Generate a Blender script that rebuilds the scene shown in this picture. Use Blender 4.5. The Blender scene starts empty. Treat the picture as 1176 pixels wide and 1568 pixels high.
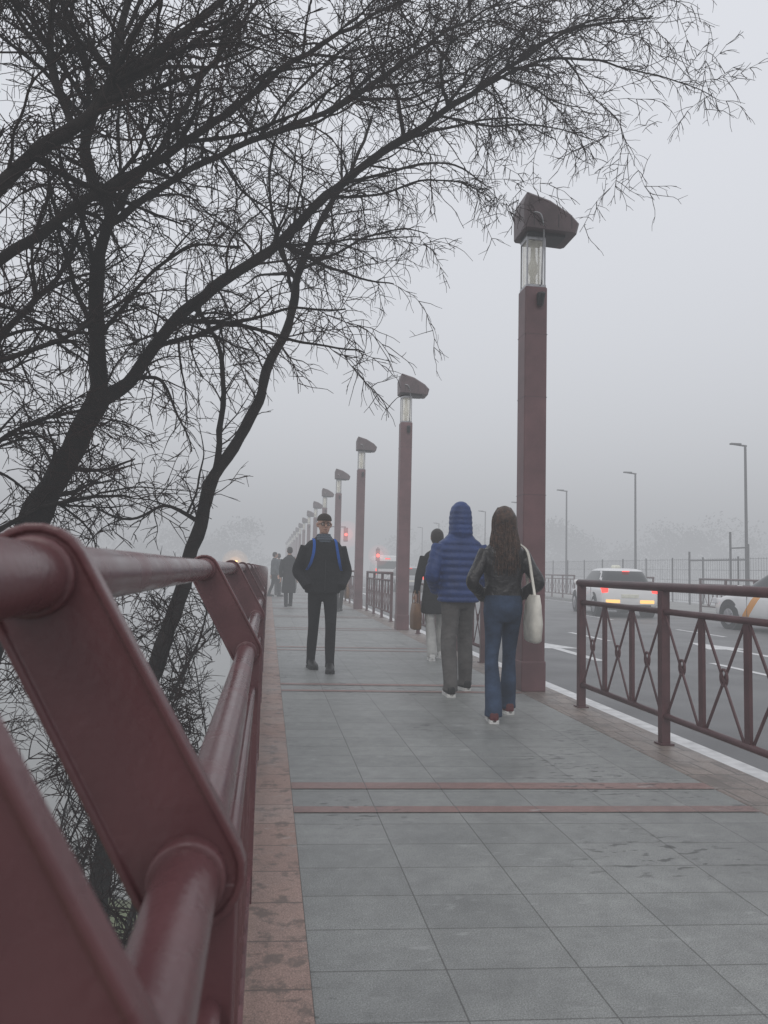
import bpy, bmesh, math, random
from mathutils import Vector, Matrix, noise as mnoise
random.seed(7)
S=bpy.context.scene
S.view_settings.view_transform='Standard'; S.view_settings.look='None'; S.view_settings.exposure=0
COL=S.collection
# ------------------------------------------------------------------ materials
def newmat(name):
    m=bpy.data.materials.new(name); m.use_nodes=True
    nt=m.node_tree; return m,nt,nt.nodes,nt.links,nt.nodes['Principled BSDF']
def mat(name,col,rough=.6,var=.2,ns=12,bump=0.0,bs=60,metal=0,emis=None,es=0,spec=.5,rvar=0,hue=None):
    m,nt,N,L,b=newmat(name)
    b.inputs['Roughness'].default_value=rough; b.inputs['Metallic'].default_value=metal
    b.inputs['Specular IOR Level'].default_value=spec
    tc=N.new('ShaderNodeTexCoord'); no=N.new('ShaderNodeTexNoise')
    no.inputs['Scale'].default_value=ns; no.inputs['Detail'].default_value=6
    L.new(tc.outputs['Object'],no.inputs['Vector'])
    cr=N.new('ShaderNodeValToRGB'); cr.color_ramp.elements[0].position=.3; cr.color_ramp.elements[1].position=.7
    c2=hue if hue else col
    cr.color_ramp.elements[0].color=(*[c*(1-var) for c in col],1); cr.color_ramp.elements[1].color=(*[min(1,c*(1+var)) for c in c2],1)
    L.new(no.outputs['Fac'],cr.inputs['Fac']); L.new(cr.outputs['Color'],b.inputs['Base Color'])
    if rvar:
        mr=N.new('ShaderNodeMapRange'); mr.inputs['To Min'].default_value=rough-rvar; mr.inputs['To Max'].default_value=rough+rvar
        mr.inputs['From Min'].default_value=.3; mr.inputs['From Max'].default_value=.7
        L.new(no.outputs['Fac'],mr.inputs['Value']); L.new(mr.outputs['Result'],b.inputs['Roughness'])
    if bump:
        n2=N.new('ShaderNodeTexNoise'); n2.inputs['Scale'].default_value=bs; n2.inputs['Detail'].default_value=4
        L.new(tc.outputs['Object'],n2.inputs['Vector'])
        bp=N.new('ShaderNodeBump'); bp.inputs['Strength'].default_value=bump; bp.inputs['Distance'].default_value=.01
        L.new(n2.outputs['Fac'],bp.inputs['Height']); L.new(bp.outputs['Normal'],b.inputs['Normal'])
    if emis: b.inputs['Emission Color'].default_value=(*emis,1); b.inputs['Emission Strength'].default_value=es
    return m
M_rail=mat('maroon_paint',(.125,.052,.056),.25,.22,6,.10,90,rvar=.10)
M_rail2=mat('maroon_paint_road',(.095,.045,.048),.42,.25,7,.1,60)
M_lamp=mat('lamp_paint',(.140,.070,.075),.5,.25,3,.1,40)
M_lampd=mat('lamp_hood_paint',(.090,.058,.062),.5,.3,5,.1,40)
M_steel=mat('steel',(.35,.35,.36),.35,.1,metal=.9)
M_dark=mat('dark_plastic',(.02,.02,.022),.5)
M_bark=mat('bark',(.018,.014,.013),.9,.5,14,.9,35,spec=.2)
M_twig=mat('twig_bark',(.024,.014,.013),.85,.45,2,spec=.2)
M_white=mat('road_paint',(.66,.66,.66),.6,.18,9)
M_skin=mat('skin',(.52,.31,.23),.5,.06)
M_bulb=mat('lamp_diffuser',(.75,.75,.72),.4,.05)

def glassmat(name,alpha,col=(.8,.85,.85)):
    m,nt,N,L,b=newmat(name)
    b.inputs['Base Color'].default_value=(*col,1); b.inputs['Roughness'].default_value=.08
    t=N.new('ShaderNodeBsdfTransparent'); mx=N.new('ShaderNodeMixShader'); mx.inputs[0].default_value=alpha
    L.new(t.outputs[0],mx.inputs[1]); L.new(b.outputs[0],mx.inputs[2]); L.new(mx.outputs[0],N['Material Output'].inputs['Surface'])
    return m
M_glass=glassmat('lamp_glass',.40,(.88,.84,.70))

def paving(name,bw,rh,c1,c2,cm,mortar,skew=.07,ox=0,oy=0,blotch=None,rough=.5,offset=0):
    m,nt,N,L,b=newmat(name)
    tc=N.new('ShaderNodeTexCoord'); sp=N.new('ShaderNodeSeparateXYZ'); cb=N.new('ShaderNodeCombineXYZ')
    L.new(tc.outputs['Object'],sp.inputs[0])
    ma=N.new('ShaderNodeMath'); ma.operation='MULTIPLY_ADD'; ma.inputs[1].default_value=skew
    L.new(sp.outputs[0],ma.inputs[0]); L.new(sp.outputs[1],ma.inputs[2])
    a1=N.new('ShaderNodeMath'); a1.inputs[1].default_value=ox; L.new(sp.outputs[0],a1.inputs[0])
    a2=N.new('ShaderNodeMath'); a2.inputs[1].default_value=oy; L.new(ma.outputs[0],a2.inputs[0])
    L.new(a1.outputs[0],cb.inputs[0]); L.new(a2.outputs[0],cb.inputs[1])
    br=N.new('ShaderNodeTexBrick'); br.offset=offset; br.squash=1
    br.inputs['Scale'].default_value=1; br.inputs['Brick Width'].default_value=bw; br.inputs['Row Height'].default_value=rh
    br.inputs['Mortar Size'].default_value=mortar; br.inputs['Mortar Smooth'].default_value=.3
    br.inputs['Color1'].default_value=(*c1,1); br.inputs['Color2'].default_value=(*c2,1); br.inputs['Mortar'].default_value=(*cm,1)
    L.new(cb.outputs[0],br.inputs['Vector'])
    def noise(sc,det=5,ro=.6):
        n=N.new('ShaderNodeTexNoise'); n.inputs['Scale'].default_value=sc; n.inputs['Detail'].default_value=det; n.inputs['Roughness'].default_value=ro
        L.new(tc.outputs['Object'],n.inputs['Vector']); return n
    def ramp(src,p0,p1,c0,c1_):
        r=N.new('ShaderNodeValToRGB'); r.color_ramp.elements[0].position=p0; r.color_ramp.elements[1].position=p1
        r.color_ramp.elements[0].color=(c0,c0,c0,1); r.color_ramp.elements[1].color=(c1_,c1_,c1_,1); L.new(src,r.inputs[0]); return r
    def mul(a,bb):
        x=N.new('ShaderNodeMix'); x.data_type='RGBA'; x.blend_type='MULTIPLY'; x.inputs[0].default_value=1
        L.new(a,x.inputs[6]); L.new(bb,x.inputs[7]); return x.outputs[2]
    sg=noise(210,3,.9); big=noise(1.1,5,.65); mid=noise(9,8,.75)
    c=mul(br.outputs['Color'],ramp(sg.outputs['Fac'],.38,.64,.52,1.42).outputs[0])
    c=mul(c,ramp(big.outputs['Fac'],.35,.65,.84,1.1).outputs[0])
    c=mul(c,ramp(mid.outputs['Fac'],.38,.62,.86,1.09).outputs[0])
    # damp patches between the slabs, in clusters
    mp=N.new('ShaderNodeMapping'); mp.inputs['Scale'].default_value=(11,26,1); L.new(tc.outputs['Object'],mp.inputs[0])
    sn=N.new('ShaderNodeTexNoise'); sn.inputs['Scale'].default_value=1; sn.inputs['Detail'].default_value=5; L.new(mp.outputs[0],sn.inputs['Vector'])
    spot=ramp(sn.outputs['Fac'],.58,.63,1,.40)
    bm2=noise(.75,2); msk=ramp(bm2.outputs['Fac'],.53,.60,0,1)
    sm=N.new('ShaderNodeMix'); sm.data_type='RGBA'; L.new(msk.outputs[0],sm.inputs[0]); sm.inputs[6].default_value=(1,1,1,1); L.new(spot.outputs[0],sm.inputs[7])
    c=mul(c,sm.outputs[2])
    mp2=N.new('ShaderNodeMapping'); mp2.inputs['Scale'].default_value=(5,13,1); L.new(tc.outputs['Object'],mp2.inputs[0])
    pn=N.new('ShaderNodeTexNoise'); pn.inputs['Scale'].default_value=1; pn.inputs['Detail'].default_value=5; pn.inputs['Roughness'].default_value=.7; L.new(mp2.outputs[0],pn.inputs['Vector'])
    pr=ramp(pn.outputs['Fac'],.60,.70,0,.42)
    px=N.new('ShaderNodeMix'); px.data_type='RGBA'; L.new(pr.outputs[0],px.inputs[0]); L.new(c,px.inputs[6]); px.inputs[7].default_value=(.46,.47,.46,1); c=px.outputs[2]
    if blotch:
        bn=noise(blotch[1],6,.7); brp=ramp(bn.outputs['Fac'],.5,.60,0,.85)
        bx=N.new('ShaderNodeMix'); bx.data_type='RGBA'; L.new(brp.outputs[0],bx.inputs[0]); L.new(c,bx.inputs[6]); bx.inputs[7].default_value=(*blotch[0],1); c=bx.outputs[2]
    L.new(c,b.inputs['Base Color'])
    mr=N.new('ShaderNodeMapRange'); mr.inputs['From Min'].default_value=.35; mr.inputs['From Max'].default_value=.65
    mr.inputs['To Min'].default_value=rough-.15; mr.inputs['To Max'].default_value=rough+.12; L.new(big.outputs['Fac'],mr.inputs[0]); L.new(mr.outputs[0],b.inputs['Roughness'])
    iv=N.new('ShaderNodeMath'); iv.operation='MULTIPLY_ADD'; iv.inputs[1].default_value=-1.5; L.new(br.outputs['Fac'],iv.inputs[0]); L.new(sg.outputs['Fac'],iv.inputs[2])
    bp=N.new('ShaderNodeBump'); bp.inputs['Strength'].default_value=.3; bp.inputs['Distance'].default_value=.002
    L.new(iv.outputs[0],bp.inputs['Height']); L.new(bp.outputs[0],b.inputs['Normal'])
    return m
M_tile=paving('granite_paving',.4,.26,(.240,.248,.240),(.285,.293,.283),(.11,.11,.105),.0028,ox=-.157,oy=0)
M_band=paving('red_paving_band',.4,5,(.265,.165,.148),(.295,.195,.175),(.14,.12,.115),.003,ox=-.157)
M_curb=paving('kerb_stone',.5,.28,(.35,.23,.19),(.41,.29,.245),(.17,.125,.105),.005,blotch=((.13,.10,.085),9),ox=.1)
M_curb2=paving('road_kerb_stone',.14,.3,(.24,.20,.18),(.30,.25,.22),(.1,.09,.08),.006,blotch=((.15,.13,.115),3),offset=.5)
M_asph=mat('asphalt',(.165,.165,.168),.6,.2,1.2,.5,300)
M_conc=mat('concrete',(.28,.28,.27),.8,.2,2,.2,30)

# ------------------------------------------------------------------ helpers
def obj_from(verts,faces,name,mats,parent=None,smooth=False,mi=None):
    me=bpy.data.meshes.new(name); me.from_pydata([tuple(v) for v in verts],[],faces); me.update()
    if not isinstance(mats,(list,tuple)): mats=[mats]
    for m in mats: me.materials.append(m)
    if mi:
        me.polygons.foreach_set('material_index',mi)
    if smooth: me.polygons.foreach_set('use_smooth',[True]*len(me.polygons))
    o=bpy.data.objects.new(name,me); COL.objects.link(o)
    if parent: o.parent=parent
    return o
def empty(name,loc=(0,0,0),rz=0,sc=1):
    e=bpy.data.objects.new(name,None); COL.objects.link(e); e.location=loc; e.rotation_euler=(0,0,rz); e.scale=(sc,sc,sc); e.empty_display_size=.2; return e
class B:
    def __init__(s): s.v=[]; s.f=[]; s.m=[]
    def box(s,a,b,m=0):
        i=len(s.v); x0,y0,z0=a; x1,y1,z1=b
        s.v+=[(x0,y0,z0),(x1,y0,z0),(x1,y1,z0),(x0,y1,z0),(x0,y0,z1),(x1,y0,z1),(x1,y1,z1),(x0,y1,z1)]
        for q in ((0,3,2,1),(4,5,6,7),(0,1,5,4),(1,2,6,5),(2,3,7,6),(3,0,4,7)): s.f.append(tuple(i+k for k in q)); s.m.append(m)
    def bar(s,p,q,w,t,side=(1,0,0),m=0):
        p=Vector(p);q=Vector(q); d=(q-p).normalized(); sd=Vector(side); sd=(sd-d*sd.dot(d)).normalized(); up=d.cross(sd)
        i=len(s.v)
        for c in (p,q):
            for a,bb in ((-1,-1),(1,-1),(1,1),(-1,1)): s.v.append(tuple(c+sd*a*t/2+up*bb*w/2))
        for k in range(4): s.f.append((i+k,i+(k+1)%4,i+4+(k+1)%4,i+4+k)); s.m.append(m)
        s.f.append((i+3,i+2,i+1,i)); s.f.append((i+4,i+5,i+6,i+7)); s.m+=[m,m]
    def rings(s,rs,cap=True,m=0,mf=None):
        i=len(s.v); n=len(rs[0])
        for r in rs: s.v+=[tuple(p) for p in r]
        for k in range(len(rs)-1):
            for j in range(n):
                a=i+k*n+j; b_=i+k*n+(j+1)%n
                s.f.append((a,b_,b_+n,a+n)); s.m.append(mf(k,j) if mf else m)
        if cap:
            s.f.append(tuple(i+j for j in reversed(range(n)))); s.f.append(tuple(i+(len(rs)-1)*n+j for j in range(n))); s.m+=[m,m]
    def tube(s,pts,rad,n=12,m=0,cap=True,sq=1.0):
        pts=[Vector(p) for p in pts]; 
        if not isinstance(rad,(list,tuple)): rad=[rad]*len(pts)
        rs=[]; ref=None
        for k,p in enumerate(pts):
            d=(pts[min(k+1,len(pts)-1)]-pts[max(k-1,0)]).normalized()
            if ref is None:
                ref=Vector((1,0,0)) if abs(d.x)<.8 else Vector((0,1,0))
            ref=(ref-d*ref.dot(d)).normalized(); w=d.cross(ref)
            rs.append([p+(ref*math.cos(a)+w*math.sin(a)*sq)*rad[k] for a in [2*math.pi*j/n for j in range(n)]])
        s.rings(rs,cap,m)
    def obj(s,name,mats,parent=None,smooth=False): return obj_from(s.v,s.f,name,mats,parent,smooth,s.m)
def cr(pts,n=6):
    out=[]; P=[tuple(p) for p in pts]; D=len(P[0])
    for i in range(len(P)-1):
        p0=P[max(i-1,0)];p1=P[i];p2=P[i+1];p3=P[min(i+2,len(P)-1)]
        for k in range(n):
            t=k/n
            out.append(tuple(.5*((2*p1[d])+(-p0[d]+p2[d])*t+(2*p0[d]-5*p1[d]+4*p2[d]-p3[d])*t*t+(-p0[d]+3*p1[d]-3*p2[d]+p3[d])*t**3) for d in range(D)))
    out.append(P[-1]); return out
def bevel(o,w=.004,seg=2,ang=35):
    m=o.modifiers.new('bevel','BEVEL'); m.width=w; m.segments=seg; m.limit_method='ANGLE'; m.angle_limit=math.radians(ang); m.harden_normals=False

# ------------------------------------------------------------------ ground, water, deck, road
def sheet(name,x0,x1,y0,y1,z,m,nx=1,ny=1,skew=0):
    v=[];f=[]
    for j in range(ny+1):
        for i in range(nx+1):
            x=x0+(x1-x0)*i/nx; y=y0+(y1-y0)*j/ny-skew*x; v.append((x,y,z))
    for j in range(ny):
        for i in range(nx):
            a=j*(nx+1)+i; f.append((a,a+1,a+nx+2,a+nx+1))
    return obj_from(v,f,name,m)
M_water,nt,N,L,b=newmat('river_water')
b.inputs['Base Color'].default_value=(.16,.165,.15,1); b.inputs['Roughness'].default_value=.12
tc=N.new('ShaderNodeTexCoord'); n_=N.new('ShaderNodeTexNoise'); n_.inputs['Scale'].default_value=.9; n_.inputs['Detail'].default_value=5
L.new(tc.outputs['Object'],n_.inputs[0]); bp=N.new('ShaderNodeBump'); bp.inputs['Strength'].default_value=.25; bp.inputs['Distance'].default_value=.1
L.new(n_.outputs[0],bp.inputs['Height']); L.new(bp.outputs[0],b.inputs['Normal'])
sheet('river_water',-900,900,-300,1300,-6,M_water)
M_bank=mat('bank_earth',(.20,.20,.14),.95,.4,1.4,.8,6,hue=(.15,.19,.09))
v=[];f=[];nx,ny=30,50
for j in range(ny+1):
    for i in range(nx+1):
        x=-12+11.6*i/nx; y=-6+22*j/ny
        e=min(1,(y+6)/3,(16-y)/6,(x+12)/7)
        z=-6.6+3.6*max(0,e)**.7+.35*mnoise.noise(Vector((x*.6,y*.6,0)))+.1*mnoise.noise(Vector((x*3,y*3,0)))
        v.append((x,y,z))
for j in range(ny):
    for i in range(nx):
        a=j*(nx+1)+i; f.append((a,a+1,a+nx+2,a+nx+1))
obj_from(v,f,'river_bank',M_bank,smooth=True)

bb=B(); bb.box((-.14,-12,-.9),(18.6,320,-.124)); 
bb.obj('bridge_deck',M_conc)
bb=B(); bb.box((-.13,-12,-.12),(0.157,320,0.004)); o=bb.obj('bridge_edge_kerb',M_curb)
bb=B(); bb.box((.158,-12,-.12),(2.48,320,0)); bb.obj('pavement',M_tile)
bb=B(); bb.box((2.482,-12,-.12),(2.88,320,0.003)); o=bb.obj('road_kerb',M_curb2); bevel(o,.012)
v=[];f=[]
y=3.71-3.62*3
while y<200:
    for yy,w in ((y,.095),(y+.40,.12)):
        i=len(v); v+=[(.16,yy-.07*.16,.004),(2.479,yy-.07*2.48,.004),(2.479,yy+w-.07*2.48,.004),(.16,yy+w-.07*.16,.004)]; f.append((i,i+1,i+2,i+3))
    y+=3.65
obj_from(v,f,'paving_bands',M_band)
sheet('road',2.881,14.0,-12,320,-.12,M_asph)
bb=B(); bb.box((14.001,-12,-.121),(18.5,320,0)); bb.obj('far_pavement',M_conc)
v=[];f=[]
def quad(x0,x1,y0,y1,z=-.116):
    i=len(v); v.extend([(x0,y0,z),(x1,y0,z),(x1,y1,z),(x0,y1,z)]); f.append((i,i+1,i+2,i+3))
quad(3.16,3.32,-12,300); quad(13.5,13.62,-12,300)
for k in range(50):
    quad(6.55,6.67,-2.2+k*5.5,-.2+k*5.5); quad(9.75,9.87,-1+k*5.5,1+k*5.5)
def arrow(cx,cy):
    i=len(v); P=[(-.08,-1.6),(.08,-1.6),(.08,.2),(.42,.2),(0,1.6),(-.42,.2),(-.08,.2)]
    v.extend([(cx+a,cy+b_,-.116) for a,b_ in P]); f.append(tuple(range(i,i+7)))
arrow(4.95,12.6); arrow(8.2,12.6); arrow(4.95,40)
obj_from(v,f,'road_markings',M_white)

# ------------------------------------------------------------------ left railing
E=empty('bridge_railing')
bb=B()
TX,TZ=-.225,1.155; LX,LZ=-.068,.87
def ys(a,b_,st):
    r=[];y=a
    while y<b_: r.append(y); y+=st
    r.append(b_); return r
L_=[-3]+[k for k in ys(0,120,2)]
bb.tube([(TX,y,TZ) for y in L_],.035,28); 
bb.tube([(LX,y,LZ) for y in L_],.031,28)
bb.tube([(-.045,y,.74) for y in L_],.014,12)
bb.obj('handrails',M_rail,E,True)
bb=B()
def capsule(ar,br_):
    pts=[]; d=Vector((LX-TX,LZ-TZ)); ang=math.atan2(d.y,d.x)
    for k in range(11):
        a=ang+math.pi/2+math.pi*k/10; pts.append((TX+ar*math.cos(a),TZ+ar*math.sin(a)))
    for k in range(11):
        a=ang-math.pi/2+math.pi*k/10; pts.append((LX+br_*math.cos(a),LZ+br_*math.sin(a)))
    return pts
def plate(y,t=.026,k=1.0):
    a=capsule(.053*k,.056*k); c=capsule(.045*k,.048*k)
    seq=[(c,-t/2+.005),(c,-t/2),(a,-t/2),(a,t/2),(c,t/2),(c,t/2-.005)]
    bb.rings([[(p[0],y+dy,p[1]) for p in q] for q,dy in seq])
    leg=[(-.100,.86),(-.02,.86),(-.02,0.0),(-.08,0.0)]
    bb.rings([[ (p[0],y-t/2+.004,p[1]) for p in leg],[(p[0],y+t/2-.004,p[1]) for p in leg]])
posts=[.42,.8]+[.8+2*k for k in range(1,55)]+[-1.2]
for y in posts: plate(y,k=.88 if y<.5 else 1)
o=bb.obj('posts',M_rail,E); bevel(o,.0025,2,30)
bb=B()
for y in posts:
    bb.tube([(TX,y-.024,TZ),(TX,y+.024,TZ)],.040,24); bb.tube([(LX,y-.03,LZ),(LX,y+.03,LZ)],.0375,24)
o=bb.obj('collars',M_rail,E,True); bevel(o,.003)
bb=B()
y=-1
while y<60:
    if min(abs(y-p) for p in posts)>.05: bb.box((-.055,y-.008,.1),(-.035,y+.008,.735))
    y+=.125
bb.box((-.065,-3,.075),(-.025,110,.1))
bb.obj('balusters',M_rail,E)

# ------------------------------------------------------------------ roadside railing segments
def road_railing(y0,x=2.76):
    E=empty('roadside_railing',(x,y0,0))
    sp=1.44; bb=B(); n=3
    for k in range(n+1):
        y=k*sp; bb.box((-.03,y-.03,0),(.03,y+.03,1.065)); bb.box((-.05,y-.05,.004),(.05,y+.05,.014))
    o=bb.obj('posts',M_rail2,E)
    bb=B(); bb.tube([(0,-.05,1.09),(0,n*sp+.05,1.09)],.032,14); bb.tube([(.0,0,.92),(.0,n*sp,.92)],.022,12); bb.tube([(0,0,.2),(0,n*sp,.2)],.022,12)
    bb.obj('rails',M_rail2,E,True)
    bb=B()
    s3=sp/3
    for k in range(n*3):
        ya=k*s3; yb=ya+s3
        if k%3: bb.bar((0,ya,.2),(0,ya,.93),.05,.022,(1,0,0))
        m_=(ya+yb)/2
        bb.bar((.008,ya+.03,.91),(.008,yb-.03,.21),.016,.010); bb.bar((-.008,yb-.03,.91),(-.008,ya+.03,.21),.016,.010)
        ring=[(0,m_+.035*math.cos(a),.56+.05*math.sin(a)) for a in [2*math.pi*i/14 for i in range(15)]]
        bb.tube(ring,.009,6,cap=False)
    bb.obj('lattice',M_rail2,E)
    return E
for k in range(0,9): road_railing(6.54-4.32+7.5*k)
for k in range(0,9): road_railing(12+7.5*k,x=14.2)

# ------------------------------------------------------------------ lamps
def bridge_lamp(y,x=2.62):
    E=empty('bridge_street_lamp',(x,y,0))
    h=.118; bb=B()
    bb.box((-h,-h,0),(h,h,4.10)); o=bb.obj('column',M_lamp,E); bevel(o,.018,3)
    bb=B(); bb.box((-h-.008,-h-.008,.0),(h+.008,h+.008,.30)); o=bb.obj('base_plinth',M_lamp,E); bevel(o,.012)
    bb=B()
    for z in (.95,1.95,2.95,3.6): bb.box((-h-.0015,-h-.0015,z),(h+.0015,h+.0015,z+.004))
    bb.obj('seams',M_lampd,E)
    bb=B(); bb.box((-.105,-.105,4.10),(.105,.105,4.125)); bb.box((-.10,-.10,4.60),(.10,.10,4.635))
    for a in (-1,1):
        for c in (-1,1): bb.box((a*.094-.007,c*.094-.007,4.1),(a*.094+.007,c*.094+.007,4.64))
    bb.obj('cage',M_steel,E)
    bb=B(); bb.rings([[(a*.084,c*.084,z) for a,c in ((-1,-1),(1,-1),(1,1),(-1,1))] for z in (4.126,4.598)],cap=False); bb.obj('glass',M_glass,E)
    bb=B(); bb.tube([(0,0,4.126),(0,0,4.25),(0,0,4.28),(0,0,4.36),(0,0,4.42),(0,0,4.6)],[.03,.03,.048,.05,.028,.022],16); bb.obj('bulb',M_bulb,E,True)
    # sloping sheet-metal hood: flat underside, tall left edge, long fall towards the road
    prof=[(-.155,4.68),(-.160,4.95),(-.125,5.065),(.12,4.995),(.34,4.87),(.435,4.775),(.405,4.655)]
    def sc(pr,s,dy,dz=0): 
        cx,cz=.1,4.66
        return [(cx+(p[0]-cx)*s,dy,cz+(p[1]-cz)*s+dz) for p in pr]
    bb=B(); bb.rings([sc(prof,.90,-.205),sc(prof,1,-.17),sc(prof,1,.17),sc(prof,.90,.205)]); o=bb.obj('hood',M_lampd,E); bevel(o,.006)
    bb=B(); bb.box((-.10,-.13,4.635),(.30,.13,4.668)); 
    for xx in (-.06,.2,.34): bb.bar((xx,-.2065,4.70),(xx+.0,-.2065,4.84),.006,.002,(0,1,0))
    bb.obj('hood_reflector',M_dark,E)
    bb=B(); bb.tube(cr([(.05,-.125,4.12),(.06,-.135,4.5),(.05,-.18,4.66),(-.0,-.235,4.80),(-.07,-.22,4.83)],4),.009,8); bb.obj('conduit',M_steel,E,True)
    bb=B(); bb.box((.0,-h-.05,3.94),(.06,-h-.002,4.02)); bb.tube([(.03,-h-.02,3.9),(.03,-h-.10,4.0)],[.035,.03],10); bb.obj('spotlight',M_dark,E)
for k in range(1,17): bridge_lamp(7.5*k)

M_grey=mat('galvanised_pole',(.12,.12,.125),.5,.1)
for k in range(9):
    E=empty('tall_street_lamp',(18.2,27.3+9.1*k,0)); bb=B()
    bb.tube([(0,0,0),(0,0,.5),(0,0,.52),(0,0,6.3)],[.09,.09,.065,.045],10); bb.tube([(.05,0,6.28),(-.55,0,6.33)],[.04,.03],8)
    bb.box((-.62,-.07,6.31),(-.2,.07,6.37)); bb.obj('pole_and_arm',M_grey,E)
E=empty('mesh_fence'); bb=B()
y=8
while y<110:
    bb.box((18.28,y-.025,0),(18.33,y+.025,2.0)); y+=2.5
for z in (.1,.55,1.0,1.45,1.9): bb.box((18.3,8,z),(18.315,110,z+.012))
bb.obj('posts_and_rails',M_grey,E); bb=B(); y=8
while y<80: bb.box((18.302,y,.05),(18.309,y+.008,1.95)); y+=.16
bb.obj('wires',M_grey,E)
E=empty('work_scaffold',(17.4,26,0)); bb=B()
for yy,h_ in ((0,2.4),(1.1,2.9),(4,2.2)): bb.box((-.03,yy-.03,0),(.03,yy+.03,h_))
bb.box((-.02,0,1.8),(.02,4,1.85)); bb.box((-.02,0,2.25),(.02,1.1,2.3)); bb.obj('frame',M_grey,E)

# ------------------------------------------------------------------ trees
def rndv(): 
    while True:
        v=Vector((random.uniform(-1,1),random.uniform(-1,1),random.uniform(-1,1)))
        if .05<v.length<1: return v.normalized()
def twig(bb,p,d,L,r0,r1,wand,grav,seg):
    n=max(2,int(L/seg)); pts=[p.copy()]; rad=[r0]; d=d.normalized()
    for k in range(n):
        t=(k+1)/n
        d=(d+rndv()*wand+Vector((0,0,grav*t))).normalized(); p=p+d*seg
        if p.z<1.35 and p.x>-.36: p.x=-.36-random.random()*.03
        pts.append(p.copy()); rad.append(r0+(r1-r0)*t)
    bb.tube(pts,rad,4 if r0>.006 else 3,m=1,cap=False)
    return pts,rad
def limb_grow(bb,ctrl,dens=1.0,ls=1.0,up=.2,skip=0.0,drop=-.16,sub=1.0,kids=0,rs=.8,bias=(0,0,0)):
    pts=cr(ctrl,6); bias=Vector(bias)
    for i in range(1,len(pts)-1):
        j=mnoise.noise_vector(Vector(pts[i][:3])*4)*.028
        pts[i]=(pts[i][0]+j.x,pts[i][1]+j.y,pts[i][2]+j.z,pts[i][3]*(1+.18*mnoise.noise(Vector(pts[i][:3])*9)))
    P=[Vector(p[:3]) for p in pts]; R=[p[3]*rs for p in pts]
    bb.tube(P,R,10 if R[0]>.03 else 7,m=0)
    tot=sum((P[i+1]-P[i]).length for i in range(len(P)-1)); acc=0
    for _ in range(kids):
        i=random.randint(int(len(P)*max(skip,.12)),len(P)-3); T=(P[i+1]-P[i]).normalized()
        d=(T*.8+rndv()*.85+Vector((0,0,up*.8))+bias).normalized(); Lk=random.uniform(.7,1.5)*ls; q=P[i].copy(); r=min(R[i]*.6,.020)
        c=[(q.x,q.y,q.z,r)]
        for k in range(3):
            d=(d+rndv()*.35+Vector((0,0,-.05))).normalized(); q=q+d*Lk/3
            if q.z<1.4 and q.x>-.4: q.x=-.42
            c.append((q.x,q.y,q.z,r*(.75,.5,.28)[k]))
        limb_grow(bb,c,dens,ls*.8,up,0,drop,sub,0,1.0)
    for i in range(len(P)-1):
        sl=(P[i+1]-P[i]).length; acc+=sl
        if acc/tot<skip: continue
        nn=sl*9*dens; c=int(nn)+(1 if random.random()<nn-int(nn) else 0)
        T=(P[i+1]-P[i]).normalized()
        for _ in range(c):
            q=P[i].lerp(P[i+1],random.random()); rr=R[i]
            d=T*random.uniform(.2,1.0)+rndv()*.9+Vector((0,0,up))+bias*.5
            L1=random.uniform(.3,1.1)*ls
            a,ra=twig(bb,q,d,L1,min(rr*.5,.009*ls+.002),.0028,.26,drop*.6,.075)
            for k in range(1,len(a)-1):
                for _2 in range(2):
                    if random.random()<.60*sub:
                        t1=(a[k+1]-a[k]).normalized(); d2=t1*.8+rndv()*.95
                        b2,rb=twig(bb,a[k],d2,random.uniform(.12,.46)*ls,.0038,.0018,.30,drop,.055)
                        for k2 in range(1,len(b2)-1):
                            if random.random()<.40*sub:
                                t2=(b2[k2+1]-b2[k2]).normalized()
                                twig(bb,b2[k2],t2*.7+rndv()*.9,random.uniform(.06,.2)*ls,.0027,.0016,.25,drop,.045)
def tree(limbs,name='riverside_tree'):
    bb=B()
    for a in limbs: limb_grow(bb,a[0],**a[1])
    return bb.obj(name,[M_bark,M_twig],None,True)
T1=[(-2.2,5.3,-3.6,.17),(-2.0,5.4,-.5,.145),(-1.75,5.5,.9,.13),(-1.55,5.5,1.52,.12),(-1.36,5.5,1.94,.105),(-1.21,5.5,2.35,.095)]
A=[(-1.24,5.5,2.3,.08),(-1.04,5.6,2.46,.062),(-.775,5.7,2.91,.056),(-.47,5.8,3.27,.052),(.01,6,3.75,.047),(.37,6.1,4.21,.045),(.91,6.2,4.74,.040),(1.22,6.2,4.98,.036),(1.59,6.2,5.28,.03),(2.02,6.1,5.59,.02),(2.39,6,5.81,.015),(3.12,5.9,5.98,.007)]
A2=[(1.59,6.2,5.28,.02),(2.0,6.05,5.48,.016),(2.45,6,5.58,.013),(2.93,6,5.55,.009),(3.47,6,5.47,.006),(3.80,6,5.36,.003)]
A3=[(1.95,6.1,5.54,.015),(2.3,6.3,5.95,.012),(2.8,6.4,6.25,.009),(3.4,6.3,6.3,.005)]
A4=[(.95,6.2,4.76,.018),(1.35,6.0,4.85,.013),(1.8,5.9,4.92,.009),(2.25,5.9,4.78,.005)]
A5=[(.4,6.1,4.22,.018),(.8,6.3,4.35,.013),(1.25,6.3,4.55,.009),(1.75,6.3,4.50,.005)]
A6=[(-.05,6.0,3.7,.018),(.35,6.2,3.85,.014),(.8,6.3,3.98,.010),(1.2,6.3,4.02,.005)]
A7=[(.5,6.1,4.33,.018),(.95,5.8,4.35,.013),(1.35,5.7,4.35,.009),(1.65,5.7,4.2,.005)]
A8=[(1.3,6.2,5.05,.016),(1.8,6.4,5.15,.012),(2.3,6.4,5.2,.009),(2.85,6.4,5.1,.005)]
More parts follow.
